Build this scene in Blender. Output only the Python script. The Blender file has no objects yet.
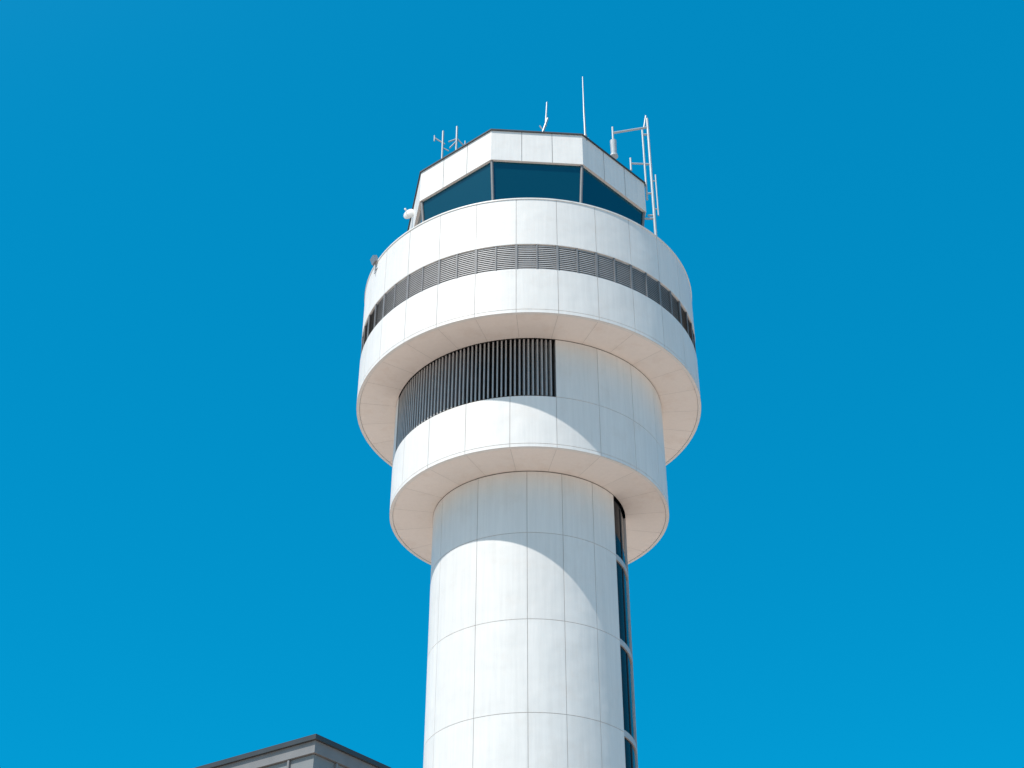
import bpy, math, random
from mathutils import Vector, Matrix
random.seed(4)
rad=math.radians
scene=bpy.context.scene
CZ=1.6
# ---------------------------------------------------------------- helpers
def P(az,r,z):
    a=rad(az); return (r*math.sin(a),-r*math.cos(a),z)
def mk(name,verts,faces,mats,parent=None,smooth=False,idx=None):
    me=bpy.data.meshes.new(name); me.from_pydata(verts,[],faces); me.update()
    o=bpy.data.objects.new(name,me); scene.collection.objects.link(o)
    if not isinstance(mats,(list,tuple)): mats=[mats]
    for m in mats: me.materials.append(m)
    if smooth:
        for p in me.polygons: p.use_smooth=True
    if idx:
        for p,i in zip(me.polygons,idx): p.material_index=i
    if parent: o.parent=parent
    return o
def empty(name,loc=(0,0,0)):
    e=bpy.data.objects.new(name,None); e.empty_display_size=1; scene.collection.objects.link(e); e.location=loc; return e
class MB:
    def __init__(s): s.v=[];s.f=[]
    def quad(s,a,b,c,d):
        n=len(s.v); s.v+= [a,b,c,d]; s.f.append((n,n+1,n+2,n+3))
    def grid(s,rows):
        n=len(s.v); w=len(rows[0])
        for r in rows: s.v+=r
        for i in range(len(rows)-1):
            for j in range(w-1):
                a=n+i*w+j; s.f.append((a,a+1,a+w+1,a+w))
    def box(s,c,sx,sy,sz,rot=0,tilt=None):
        M=Matrix.Rotation(rot,3,'Z')
        if tilt: M=M@tilt
        n=len(s.v)
        for dz in(-1,1):
            for dx,dy in((-1,-1),(1,-1),(1,1),(-1,1)):
                p=M@Vector((dx*sx/2,dy*sy/2,dz*sz/2))+Vector(c); s.v.append(tuple(p))
        for f in((3,2,1,0),(4,5,6,7),(0,1,5,4),(1,2,6,5),(2,3,7,6),(3,0,4,7)):
            s.f.append(tuple(n+k for k in f))
    def rod(s,a,b,r,r2=None,k=10):
        a=Vector(a);b=Vector(b); r2=r if r2 is None else r2
        d=(b-a).normalized(); u=d.orthogonal().normalized(); w=d.cross(u)
        n=len(s.v)
        for p,rr in((a,r),(b,r2)):
            for i in range(k):
                t=2*math.pi*i/k; s.v.append(tuple(p+u*rr*math.cos(t)+w*rr*math.sin(t)))
        for i in range(k):
            j=(i+1)%k; s.f.append((n+i,n+j,n+k+j,n+k+i))
        s.f.append(tuple(n+i for i in range(k))[::-1]); s.f.append(tuple(n+k+i for i in range(k)))
    def arcs(s,a0,a1,prof,step=1.5):
        """sweep profile [(r,z),..]; each profile segment gets its own verts"""
        m=max(2,int(math.ceil((a1-a0)/step))+1)
        az=[a0+(a1-a0)*i/(m-1) for i in range(m)]
        for (r0,z0),(r1,z1) in zip(prof[:-1],prof[1:]):
            s.grid([[P(a,r0,z0) for a in az],[P(a,r1,z1) for a in az]])
    def make(s,name,mat,parent=None,smooth=False): return mk(name,s.v,s.f,mat,parent,smooth)

# ---------------------------------------------------------------- materials
def newmat(name):
    m=bpy.data.materials.new(name); m.use_nodes=True
    nt=m.node_tree; b=nt.nodes['Principled BSDF']; return m,nt,b
def N(nt,t,**k):
    n=nt.nodes.new(t)
    for a,v in k.items(): setattr(n,a,v)
    return n
def plain(name,col,rough=.5,metal=0,var=.12,scale=3,spec=.5):
    m,nt,b=newmat(name)
    tc=N(nt,'ShaderNodeTexCoord'); no=N(nt,'ShaderNodeTexNoise'); no.inputs['Scale'].default_value=scale; no.inputs['Detail'].default_value=6
    nt.links.new(tc.outputs['Object'],no.inputs['Vector'])
    mr=N(nt,'ShaderNodeMapRange'); mr.inputs[1].default_value=.3; mr.inputs[2].default_value=.7; mr.inputs[3].default_value=1-var; mr.inputs[4].default_value=1+var*.3
    nt.links.new(no.outputs['Fac'],mr.inputs[0])
    mx=N(nt,'ShaderNodeVectorMath',operation='SCALE'); mx.inputs[0].default_value=col
    nt.links.new(mr.outputs[0],mx.inputs['Scale']); nt.links.new(mx.outputs[0],b.inputs['Base Color'])
    b.inputs['Roughness'].default_value=rough; b.inputs['Metallic'].default_value=metal; b.inputs['Specular IOR Level'].default_value=spec
    return m
def panelmat(name,col,island=.06,streak=.06,warm=(0.6,0.49,0.4),warmamt=.22,bump=.012):
    m,nt,b=newmat(name); L=nt.links.new
    tc=N(nt,'ShaderNodeTexCoord')
    geo=N(nt,'ShaderNodeNewGeometry')
    isl=N(nt,'ShaderNodeMapRange'); isl.inputs[3].default_value=1-island; isl.inputs[4].default_value=1.0
    L(geo.outputs['Random Per Island'],isl.inputs[0])
    mp=N(nt,'ShaderNodeMapping'); mp.inputs['Scale'].default_value=(4,4,.22); L(tc.outputs['Object'],mp.inputs[0])
    st=N(nt,'ShaderNodeTexNoise'); st.inputs['Scale'].default_value=1.6; st.inputs['Detail'].default_value=8; st.inputs['Roughness'].default_value=.65; L(mp.outputs[0],st.inputs['Vector'])
    sr=N(nt,'ShaderNodeMapRange'); sr.inputs[1].default_value=.38; sr.inputs[2].default_value=.62; sr.inputs[3].default_value=1-streak; sr.inputs[4].default_value=1.0; L(st.outputs['Fac'],sr.inputs[0])
    bl=N(nt,'ShaderNodeTexNoise'); bl.inputs['Scale'].default_value=.9; bl.inputs['Detail'].default_value=9; bl.inputs['Roughness'].default_value=.7; L(tc.outputs['Object'],bl.inputs['Vector'])
    br=N(nt,'ShaderNodeMapRange'); br.inputs[1].default_value=.52; br.inputs[2].default_value=.78; br.inputs[3].default_value=0; br.inputs[4].default_value=warmamt; L(bl.outputs['Fac'],br.inputs[0])
    mul=N(nt,'ShaderNodeMath',operation='MULTIPLY'); L(isl.outputs[0],mul.inputs[0]); L(sr.outputs[0],mul.inputs[1])
    vm=N(nt,'ShaderNodeVectorMath',operation='SCALE'); vm.inputs[0].default_value=col; L(mul.outputs[0],vm.inputs['Scale'])
    mix=N(nt,'ShaderNodeMix',data_type='RGBA'); L(br.outputs[0],mix.inputs[0]); L(vm.outputs[0],mix.inputs[6]); mix.inputs[7].default_value=(*warm,1)
    L(mix.outputs[2],b.inputs['Base Color'])
    b.inputs['Roughness'].default_value=.48; b.inputs['Specular IOR Level'].default_value=.35
    bn=N(nt,'ShaderNodeTexNoise'); bn.inputs['Scale'].default_value=.75; bn.inputs['Detail'].default_value=2; L(tc.outputs['Object'],bn.inputs['Vector'])
    bp=N(nt,'ShaderNodeBump'); bp.inputs['Strength'].default_value=.6; bp.inputs['Distance'].default_value=bump*5; L(bn.outputs['Fac'],bp.inputs['Height']); L(bp.outputs[0],b.inputs['Normal'])
    return m
M_white=panelmat('white_metal_panel',(.80,.775,.745))
M_soffit=panelmat('soffit_panel',(.86,.79,.735),island=.04,streak=.03,warm=(.6,.45,.35),warmamt=.35)
M_seam=plain('panel_joint',(.52,.48,.45),.8)
M_lou=plain('louver_grey',(.50,.49,.49),.5,.1)
M_blade=plain('vent_blade_grey',(.46,.45,.45),.5,.1)
M_fin=plain('louver_fin',(.40,.39,.39),.45,.1)
M_dark=plain('louver_void',(.012,.013,.015),.9)
M_band=plain('band_backing',(.16,.16,.16),.8)
M_mull=plain('band_mullion',(.2,.2,.205),.6)
M_coping=plain('dark_coping',(.06,.065,.07),.5,.3)
M_pole=plain('galvanised_steel',(.36,.38,.40),.45,.4)
M_whitepaint=plain('white_paint',(.8,.78,.75),.4)
M_mast=plain('grey_mast_paint',(.42,.45,.47),.4)
M_roof=plain('roof_membrane',(.35,.34,.33),.9)
def glass(name,col,metal,spec=.5):
    m,nt,b=newmat(name); L=nt.links.new
    tc=N(nt,'ShaderNodeTexCoord'); no=N(nt,'ShaderNodeTexNoise'); no.inputs['Scale'].default_value=.5
    L(tc.outputs['Object'],no.inputs['Vector'])
    bp=N(nt,'ShaderNodeBump'); bp.inputs['Strength'].default_value=.3; bp.inputs['Distance'].default_value=.02; L(no.outputs['Fac'],bp.inputs['Height']); L(bp.outputs[0],b.inputs['Normal'])
    b.inputs['Base Color'].default_value=(*col,1); b.inputs['Roughness'].default_value=.06; b.inputs['Metallic'].default_value=metal; b.inputs['Specular IOR Level'].default_value=spec
    return m
M_glass=glass('tinted_cab_glass',(.003,.085,.13),.5,.3)
M_slot=glass('dark_strip_glass',(.008,.010,.014),0,.08)

# ---------------------------------------------------------------- tower
tower=empty('control_tower')
G=.011  # half joint
def shell(name,R,rows,mat=M_white,back=M_seam,step=1.5):
    """rows: list of (z0,z1,[az bounds])"""
    mb=MB(); bb=MB()
    for z0,z1,azs in rows:
        ga=math.degrees(G/R)
        for a0,a1 in zip(azs[:-1],azs[1:]):
            mb.arcs(a0+ga,a1-ga,[(R,z0+G),(R,z1-G)],step)
            for (q,e) in((a0+ga,1),(a1-ga,-1)):
                mb.quad(P(q,R,z0+G),P(q,R,z1-G),P(q,R-.03,z1-G),P(q,R-.03,z0+G))
            mb.arcs(a0+ga,a1-ga,[(R-.03,z0+G),(R,z0+G)],step)
            mb.arcs(a0+ga,a1-ga,[(R,z1-G),(R-.03,z1-G)],step)
        bb.arcs(azs[0],azs[-1],[(R-.018,z0),(R-.018,z1)],step)
    mb.make(name,mat,tower,True); bb.make(name+'_joints',back,tower,True)

def rng(start,step,end):
    out=[];a=start
    while a<end-.01: out.append(a); a+=step
    out.append(end); return out
# shaft
RS=4.0; ZR=28.73+CZ
S0,S1=57.5,86
saz=[S1,108,132,156,180,204,228,252,276,298,329,358,378,398,360+S0]
rowz=[0,2.4,6,9.6,13.2,16.8,20.4,24.0,27.6,ZR]
shell('shaft_panels',RS,[(a,b,saz) for a,b in zip(rowz[:-1],rowz[1:])])
mb=MB(); mb.arcs(S0-.3,S1+.3,[(RS-.09,0),(RS-.09,ZR)]); mb.make('stair_window_glass',M_slot,tower,True)
mb=MB()
for q in(S0,S1): mb.quad(P(q,RS-.002,0),P(q,RS-.002,ZR),P(q,RS-.1,ZR),P(q,RS-.1,0))
for z in rowz[1:-1]: mb.arcs(S0,S1,[(RS-.1,z-.12),(RS-.03,z-.12),(RS-.03,z+.12),(RS-.1,z+.12)])
mb.make('stair_window_spandrels',M_lou,tower)
mb=MB()
for z0,z1 in zip(rowz[:-1],rowz[1:]):
    mb.box(P(S0+12.5,RS-.08,(z0+z1)/2),.05,.05,z1-z0-.34,rad(S0+12.5))
mb.make('stair_window_mullions',M_coping,tower)
# mid drum
RM=5.8; ZD=33.9+CZ; ZL=32.7
L0,L1=-74,10
full=[10+18*i for i in range(21)]
upper=rng(10,18,286)
shell('service_drum_panels',RM,[(ZR,ZR+.16,full),(ZR+.16,ZL,full),(ZL,ZD,upper)])
mb=MB(); mb.arcs(L0-1,L1+1,[(RM-.45,ZL-.1),(RM-.45,ZD)]); mb.make('intake_louver_void',M_dark,tower,True)
mb=MB()
a=L0+1
while a<L1-.6:
    mb.box(P(a+random.uniform(-.08,.08),RM-.16,(ZL+ZD)/2+.03),.06,.24,ZD-ZL-.06,rad(a)+rad(14)); a+=1.8
mb.make('intake_louver_fins',M_fin,tower)
mb=MB(); mb.arcs(L0,L1,[(RM-.45,ZL+.02),(RM-.02,ZL+.02)])
for q in(L0,L1): mb.quad(P(q,RM,ZL),P(q,RM,ZD),P(q,RM-.45,ZD),P(q,RM-.45,ZL))
mb.make('intake_louver_frame',M_fin,tower)
# soffits
def soffit(name,r0,r1,z,azs,lip=.13):
    mb=MB(); bb=MB()
    for a0,a1 in zip(azs[:-1],azs[1:]):
        ga=math.degrees(.006/r1)
        mb.arcs(a0+ga,a1-ga,[(r1-lip-.012,z+.02),(r0+.0,z+.02)])
    bb.arcs(0,360,[(r1-lip-.03,z+.03),(r0,z+.03)])
    mb.make(name,M_soffit,tower,True); bb.make(name+'_joints',M_seam,tower,True)
    lb=MB(); lb.arcs(0,360,[(r1-.01,z),(r1-lip,z),(r1-lip,z+.04)]); lb.make(name+'_drip_edge',M_white,tower,True)
soffit('service_drum_soffit',RS,RM,ZR,full)
RD=7.5
D0=-4.4; dst=360/28
daz=[D0+dst*i for i in range(29)]
soffit('main_drum_soffit',RM,RD,ZD,daz)
ZB0,ZB1,ZT=36.10+CZ,37.45+CZ,39.9+CZ
shell('main_drum_lower_panels',RD,[(ZD,ZD+.17,daz),(ZD+.17,ZB0,daz)])
shell('main_drum_parapet_panels',RD,[(ZB1,ZT,daz)])
# louver band
mb=MB(); mb.arcs(0,360,[(RD-.1,ZB0-.05),(RD-.1,ZB1+.05)]); mb.make('vent_band_backing',M_band,tower,True)
mb=MB(); n=13
for i in range(n):
    z=ZB0+.03+(ZB1-ZB0-.06)*(i+.5)/n
    mb.arcs(0,360,[(RD-.035,z-.042),(RD-.07,z+.038)],2)
mb.make('vent_band_blades',M_blade,tower)
mb=MB()
for i in range(56):
    mb.box(P(D0+dst/2*i,RD-.055,(ZB0+ZB1)/2),.10 if i%2==0 else .06,.08,ZB1-ZB0-.01,rad(D0+dst/2*i))
mb.make('vent_band_mullions',M_mull,tower)
mb=MB(); mb.arcs(0,360,[(RD-.12,ZB0+.01),(RD-.002,ZB0+.01),(RD-.002,ZB0-.012)]); mb.arcs(0,360,[(RD-.002,ZB1+.012),(RD-.002,ZB1-.01),(RD-.12,ZB1-.01)]); mb.make('vent_band_trim',M_whitepaint,tower)
# parapet cap + deck
mb=MB(); mb.arcs(0,360,[(RD-.0,ZT-.013),(RD+.03,ZT-.01),(RD+.03,ZT+.05),(RD-.25,ZT+.05),(RD-.25,ZT-.9)]); mb.make('parapet_cap',M_whitepaint,tower)
mb=MB(); mb.arcs(0,360,[(RD-.25,ZT-.7),(.5,ZT-.7)],4); mb.make('drum_deck',M_roof,tower)
# cab
cab=[(-1.7,-5.28),(2.45,-4.98),(5.55,-1.8),(5.2,2.5),(1.5,5.6),(-3.2,5.4),(-5.9,1.7),(-5.05,-2.5)]
ZF0,ZF1=44.33+CZ,46.15+CZ
def sc(k): return [(x*k,y*k) for x,y in cab]
def loft(mb,polyA,zA,polyB,zB):
    n=len(polyA)
    for i in range(n):
        j=(i+1)%n
        mb.quad((*polyA[i],zA),(*polyA[j],zA),(*polyB[j],zB),(*polyB[i],zB))
mb=MB(); loft(mb,sc(.995),ZF0+.02,sc(.995),ZF1); mb.make('cab_fascia_joints',M_seam,tower)
mb=MB()
for i in range(8):
    A=Vector(cab[i]);B=Vector(cab[(i+1)%8]); k=3
    d=(B-A); L=d.length
    for j in range(k):
        p=A+d*(j/k)+d/L*(.012 if j else 0); q=A+d*((j+1)/k)-d/L*(.012 if j<k-1 else 0)
        mb.quad((*p,ZF0),(*q,ZF0),(*q,ZF1),(*p,ZF1))
mb.make('cab_fascia',M_white,tower)
mb=MB(); loft(mb,cab,ZF0,sc(.93),ZF0+.004); mb.make('cab_eave_soffit',M_soffit,tower)
mb=MB(); loft(mb,sc(1.012),ZF1-.02,sc(1.012),ZF1+.05); loft(mb,sc(1.012),ZF1+.05,sc(.96),ZF1+.05); loft(mb,sc(1.012),ZF1-.02,sc(.99),ZF1-.02); loft(mb,sc(.96),ZF1+.05,sc(.96),ZF1-.2); mb.make('cab_roof_coping',M_coping,tower)
n=len(cab); r=sc(.97); mk('cab_roof',[(*p,ZF1-.1) for p in r],[tuple(range(n))],M_roof,tower)
gt,gb=sc(.975),sc(.885); ZG0=41.0
mb=MB(); loft(mb,gb,ZG0,gt,ZF0+.003); mb.make('cab_glass',M_glass,tower)
mb=MB()
for a_,b_ in zip(gb,gt):
    mb.rod((a_[0]*1.005,a_[1]*1.005,ZG0),(b_[0]*1.005,b_[1]*1.005,ZF0),.065,k=8)
mb.make('cab_mullions',M_mull,tower)
mb=MB(); loft(mb,sc(.955),ZT-.7,sc(.955),ZG0+.35); loft(mb,sc(.955),ZG0+.35,sc(.86),ZG0+.35); mb.make('cab_base_wall',M_white,tower)
# entrance at foot (other side views)
mb=MB(); mb.box((0,-RS-.25,2.75),3.0,1.2,.18); mb.box((-1.3,-RS-.6,1.33),.14,.14,2.66); mb.box((1.3,-RS-.6,1.33),.14,.14,2.66); mb.make('entrance_canopy',M_whitepaint,tower)
mb=MB(); mb.box((-.5,-RS-.02,1.1),.95,.16,2.2); mb.box((.5,-RS-.02,1.1),.95,.16,2.2); mb.make('entrance_doors',M_slot,tower)

# ---------------------------------------------------------------- antennas
def antenna(name,base,build,mat=M_pole):
    mb=MB(); build(mb); o=mb.make(name,mat,None,False)
    o.location=base; return o
ZRf=ZF1+.03
def whip(mb):
    mb.rod((0,0,-.15),(0,0,.25),.09); mb.rod((0,0,.2),(-.02,0,1.9),.055,.045); mb.rod((-.02,0,1.9),(-.02,0,4.15),.04,.022); mb.rod((-.14,0,.05),(.14,0,.05),.05)
antenna('whip_antenna',(2.62,-4.7,ZRf),whip)
def whip2(mb):
    mb.rod((0,0,-.15),(0,0,.2),.08); mb.rod((0,0,.1),(.3,0,1.25),.06,.05); mb.rod((.2,0,.75),(.27,0,2.3),.05,.03); mb.rod((.1,0,.4),(-.08,0,.75),.035)
antenna('whip_antenna',(.6,-4.8,ZRf),whip2)
def dip(mb):
    mb.rod((0,0,-.15),(0,0,1.8),.05); mb.rod((0,0,.85),(-.3,-.1,.3),.035)
    mb.rod((-.38,0,.8),(.02,0,1.0),.035); mb.rod((.02,0,1.0),(.42,.1,.55),.035); mb.rod((.4,.1,.35),(.4,.1,.95),.03)
antenna('dipole_antenna',(-3.36,-3.7,ZRf),dip)
def dip2(mb):
    mb.rod((0,0,-.15),(0,0,2.1),.05); mb.rod((-.4,0,1.65),(.1,0,1.25),.035); mb.rod((-.4,0,1.45),(-.4,0,1.8),.035); mb.rod((0,0,1.0),(.3,0,.8),.03)
antenna('dipole_antenna',(-4.05,-3.1,ZRf),dip2)
def mast(mb):
    b=ZT-.7
    def z(h): return h+CZ-b
    mb.rod((0,0,0),(0,0,z(50.6)),.075,.06)
    mb.rod((-.28,0,z(45.2)),(-.28,0,z(49.8)),.05)
    for h in(44.2,45.6,47.5,49.5): mb.rod((-.3,0,z(h)),(.05,0,z(h)),.05)
    mb.rod((-.6,.0,z(44.0)),(.0,0,z(44.0)),.05)
    mb.rod((-1.75,-.1,z(49.5)),(0,0,z(50.0)),.055)
    mb.rod((-1.75,-.1,z(48.8)),(-1.75,-.1,z(49.9)),.05)
    mb.rod((-1.75,-.1,z(48.0)),(-1.75,-.1,z(48.95)),.14,.16,14)
    mb.rod((-1.75,-.1,z(47.9)),(-1.75,-.1,z(48.01)),.2,.19,14)
    mb.rod((-.95,0,z(47.55)),(.05,0,z(47.5)),.045); mb.rod((-.95,0,z(47.1)),(-.95,0,z(47.9)),.05)
    mb.rod((.2,0,z(44.2)),(.2,0,z(46.8)),.035); mb.rod((0,0,z(44.6)),(.2,0,z(44.6)),.03); mb.rod((0,0,z(46.4)),(.2,0,z(46.4)),.03)
    mb.rod((-.2,0,z(49.9)),(-.05,0,z(50.8)),.04); 
    mb.box((0,0,.06),.4,.4,.12)
antenna('antenna_mast',(5.93,-1.7,ZT-.7),mast,M_mast)
# satellite dish
mb=MB(); rings=[]
for i in range(6):
    t=i/5; rr=.3*t; rings.append([(rr*math.cos(2*math.pi*j/24),-.12+.12*t*t,rr*math.sin(2*math.pi*j/24)) for j in range(25)])
mb.grid(rings); mb.grid([[(x,y+.02,z) for x,y,z in r_] for r_ in rings])
mb.rod((0,0,0),(.5,.1,-.1),.035); mb.rod((0,-.1,-.28),(0,-.35,0),.015); mb.box((0,-.36,0),.07,.1,.07)
o=mb.make('satellite_dish',M_whitepaint); o.location=(-5.75,-.1,47.3); o.rotation_euler=(0,0,rad(-25))
# floodlight on parapet
mb=MB(); mb.rod((0,0,-.5),(0,0,.12),.03); mb.box((0,-.05,.26),.34,.2,.3,0,Matrix.Rotation(rad(20),3,'X')); mb.box((0,0,.1),.4,.04,.05); mb.box((.2,0,.2),.03,.05,.22); mb.box((-.2,0,.2),.03,.05,.22)
mb.rod((0,0,-.3),(.25,.1,-.3),.03)
o=mb.make('floodlight',M_pole); o.location=P(-64,RD+.06,ZT-.1); o.rotation_euler=(0,0,rad(-64))

# ---------------------------------------------------------------- terminal building
CX,CY=-.73,-51
def bmat():
    m,nt,b=newmat('ribbed_cladding'); L=nt.links.new
    tc=N(nt,'ShaderNodeTexCoord'); no=N(nt,'ShaderNodeTexNoise'); no.inputs['Scale'].default_value=1.2; no.inputs['Detail'].default_value=8; L(tc.outputs['Object'],no.inputs['Vector'])
    cr=N(nt,'ShaderNodeMix',data_type='RGBA'); cr.inputs[6].default_value=(.16,.17,.18,1); cr.inputs[7].default_value=(.24,.25,.25,1); L(no.outputs['Fac'],cr.inputs[0]); L(cr.outputs[2],b.inputs['Base Color']); b.inputs['Roughness'].default_value=.55
    return m
M_clad=bmat()
bld=empty('airport_building')
u=Vector((1.2,1.7)).normalized(); v=Vector((-u.y,u.x))
P1=Vector((-3.74+CX,26.3+CY)); A=P1-u*.1
LV,H=18.0,9.98+CZ
def W(a,b,z): p=A+u*a+v*b; return (p.x,p.y,z)
def bbox(mb,a0,a1,b0,b1,z0,z1):
    n=len(mb.v); mb.v+=[W(a0,b0,z0),W(a1,b0,z0),W(a1,b1,z0),W(a0,b1,z0),W(a0,b0,z1),W(a1,b0,z1),W(a1,b1,z1),W(a0,b1,z1)]
    for f in((3,2,1,0),(4,5,6,7),(0,1,5,4),(1,2,6,5),(2,3,7,6),(3,0,4,7)): mb.f.append(tuple(n+k for k in f))
LU=7.0
mb=MB(); bbox(mb,0,LU,0,LV,0,H-.35); mb.make('walls',M_clad,bld)
mb=MB(); bbox(mb,-.06,LU+.06,-.06,LV+.06,H-.34,H-.1); mb.make('parapet_band',M_mull,bld)
mb=MB(); bbox(mb,-.12,LU+.12,-.12,LV+.12,H-.098,H); mb.make('roof_coping',M_coping,bld)
mb=MB()
a=.6
while a<LU: bbox(mb,a,a+.05,-.05,-.002,.3,H-.36); a+=.9
a=.6
while a<LV: bbox(mb,-.05,-.002,a,a+.05,.3,H-.36); a+=.9
for z in(3.6,7.2): bbox(mb,.01,LU,-.03,-.004,z,z+.05); bbox(mb,-.03,-.004,.01,LV,z,z+.05)
mb.make('cladding_ribs',M_mull,bld)
mb=MB()
for z in(1.0,4.6,8.0):
    for a in(1.0,3.7): bbox(mb,a,a+1.9,-.07,-.01,z,z+1.5)
    for a in(1.5,5,8.5,12,15): bbox(mb,-.07,-.01,a,a+2.2,z,z+1.5)
mb.make('windows',M_slot,bld)

# ---------------------------------------------------------------- ground
m,nt,b=newmat('concrete_apron'); L=nt.links.new
tc=N(nt,'ShaderNodeTexCoord'); no=N(nt,'ShaderNodeTexNoise'); no.inputs['Scale'].default_value=.15; no.inputs['Detail'].default_value=10; L(tc.outputs['Object'],no.inputs['Vector'])
br=N(nt,'ShaderNodeTexBrick'); br.offset=0; br.inputs['Scale'].default_value=1; br.inputs['Brick Width'].default_value=6; br.inputs['Row Height'].default_value=6; br.inputs['Mortar Size'].default_value=.03
br.inputs['Color1'].default_value=(.52,.41,.335,1); br.inputs['Color2'].default_value=(.49,.385,.315,1); br.inputs['Mortar'].default_value=(.15,.14,.13,1); L(tc.outputs['Object'],br.inputs['Vector'])
mx=N(nt,'ShaderNodeMix',data_type='RGBA',blend_type='MULTIPLY'); mx.inputs[0].default_value=.15; L(br.outputs['Color'],mx.inputs[6]); L(no.outputs['Fac'],mx.inputs[7]); L(mx.outputs[2],b.inputs['Base Color']); b.inputs['Roughness'].default_value=.85
S=6000; mk('ground',[(-S,-S,0),(S,-S,0),(S,S,0),(-S,S,0)],[(0,1,2,3)],m)

# ---------------------------------------------------------------- light
AZ,EL=45,57
sd=Vector((-math.sin(rad(AZ))*math.cos(rad(EL)),-math.cos(rad(AZ))*math.cos(rad(EL)),math.sin(rad(EL))))
sl=bpy.data.lights.new('sun','SUN'); sl.energy=5.0; sl.angle=rad(.5); sl.color=(1,.955,.89)
so=bpy.data.objects.new('sun',sl); scene.collection.objects.link(so); so.rotation_euler=(-sd).to_track_quat('-Z','Y').to_euler(); so.location=sd*120
w=bpy.data.worlds.new('World'); scene.world=w; w.use_nodes=True; nt=w.node_tree; L=nt.links.new
bg=nt.nodes['Background']; sky=N(nt,'ShaderNodeTexSky'); sky.sky_type='NISHITA'; sky.sun_disc=False; sky.sun_elevation=rad(EL); sky.sun_rotation=rad(180+AZ)
sky.dust_density=.6; sky.ozone_density=1.5
tint=N(nt,'ShaderNodeMix',data_type='RGBA',blend_type='MULTIPLY'); tint.inputs[0].default_value=1; tint.inputs[7].default_value=(.01,1.2,1.38,1)
L(sky.outputs[0],tint.inputs[6])
# flatten the gradient towards an even azure
flat=N(nt,'ShaderNodeMix',data_type='RGBA'); flat.inputs[0].default_value=.6; L(tint.outputs[2],flat.inputs[6]); flat.inputs[7].default_value=(.0,.28/.13,.595/.13,1)
# warm glow added to the sky around the sun, to neutralise the blue fill
tc=N(nt,'ShaderNodeTexCoord'); dt=N(nt,'ShaderNodeVectorMath',operation='DOT_PRODUCT'); dt.inputs[1].default_value=sd; L(tc.outputs['Generated'],dt.inputs[0])
mx0=N(nt,'ShaderNodeMath',operation='MAXIMUM'); mx0.inputs[1].default_value=0; L(dt.outputs['Value'],mx0.inputs[0])
pw=N(nt,'ShaderNodeMath',operation='POWER'); pw.inputs[1].default_value=9; L(mx0.outputs[0],pw.inputs[0])
au=N(nt,'ShaderNodeVectorMath',operation='SCALE'); au.inputs[0].default_value=(12,7.5,5); L(pw.outputs[0],au.inputs['Scale'])
ad=N(nt,'ShaderNodeVectorMath',operation='ADD'); L(flat.outputs[2],ad.inputs[0]); L(au.outputs[0],ad.inputs[1])
L(ad.outputs[0],bg.inputs[0]); bg.inputs[1].default_value=.13
# ---------------------------------------------------------------- camera
cd=bpy.data.cameras.new('camera'); cam=bpy.data.objects.new('camera',cd); scene.collection.objects.link(cam); scene.camera=cam
cd.sensor_width=36; cd.lens=1400/1024*36; cd.clip_end=20000; cd.clip_start=.1
cam.matrix_world=Matrix.Translation((CX,CY,CZ))@Matrix.Rotation(rad(125),4,'X')@Matrix.Rotation(rad(.15),4,'Z')
scene.view_settings.view_transform='Standard'; scene.view_settings.look='None'; scene.view_settings.exposure=0
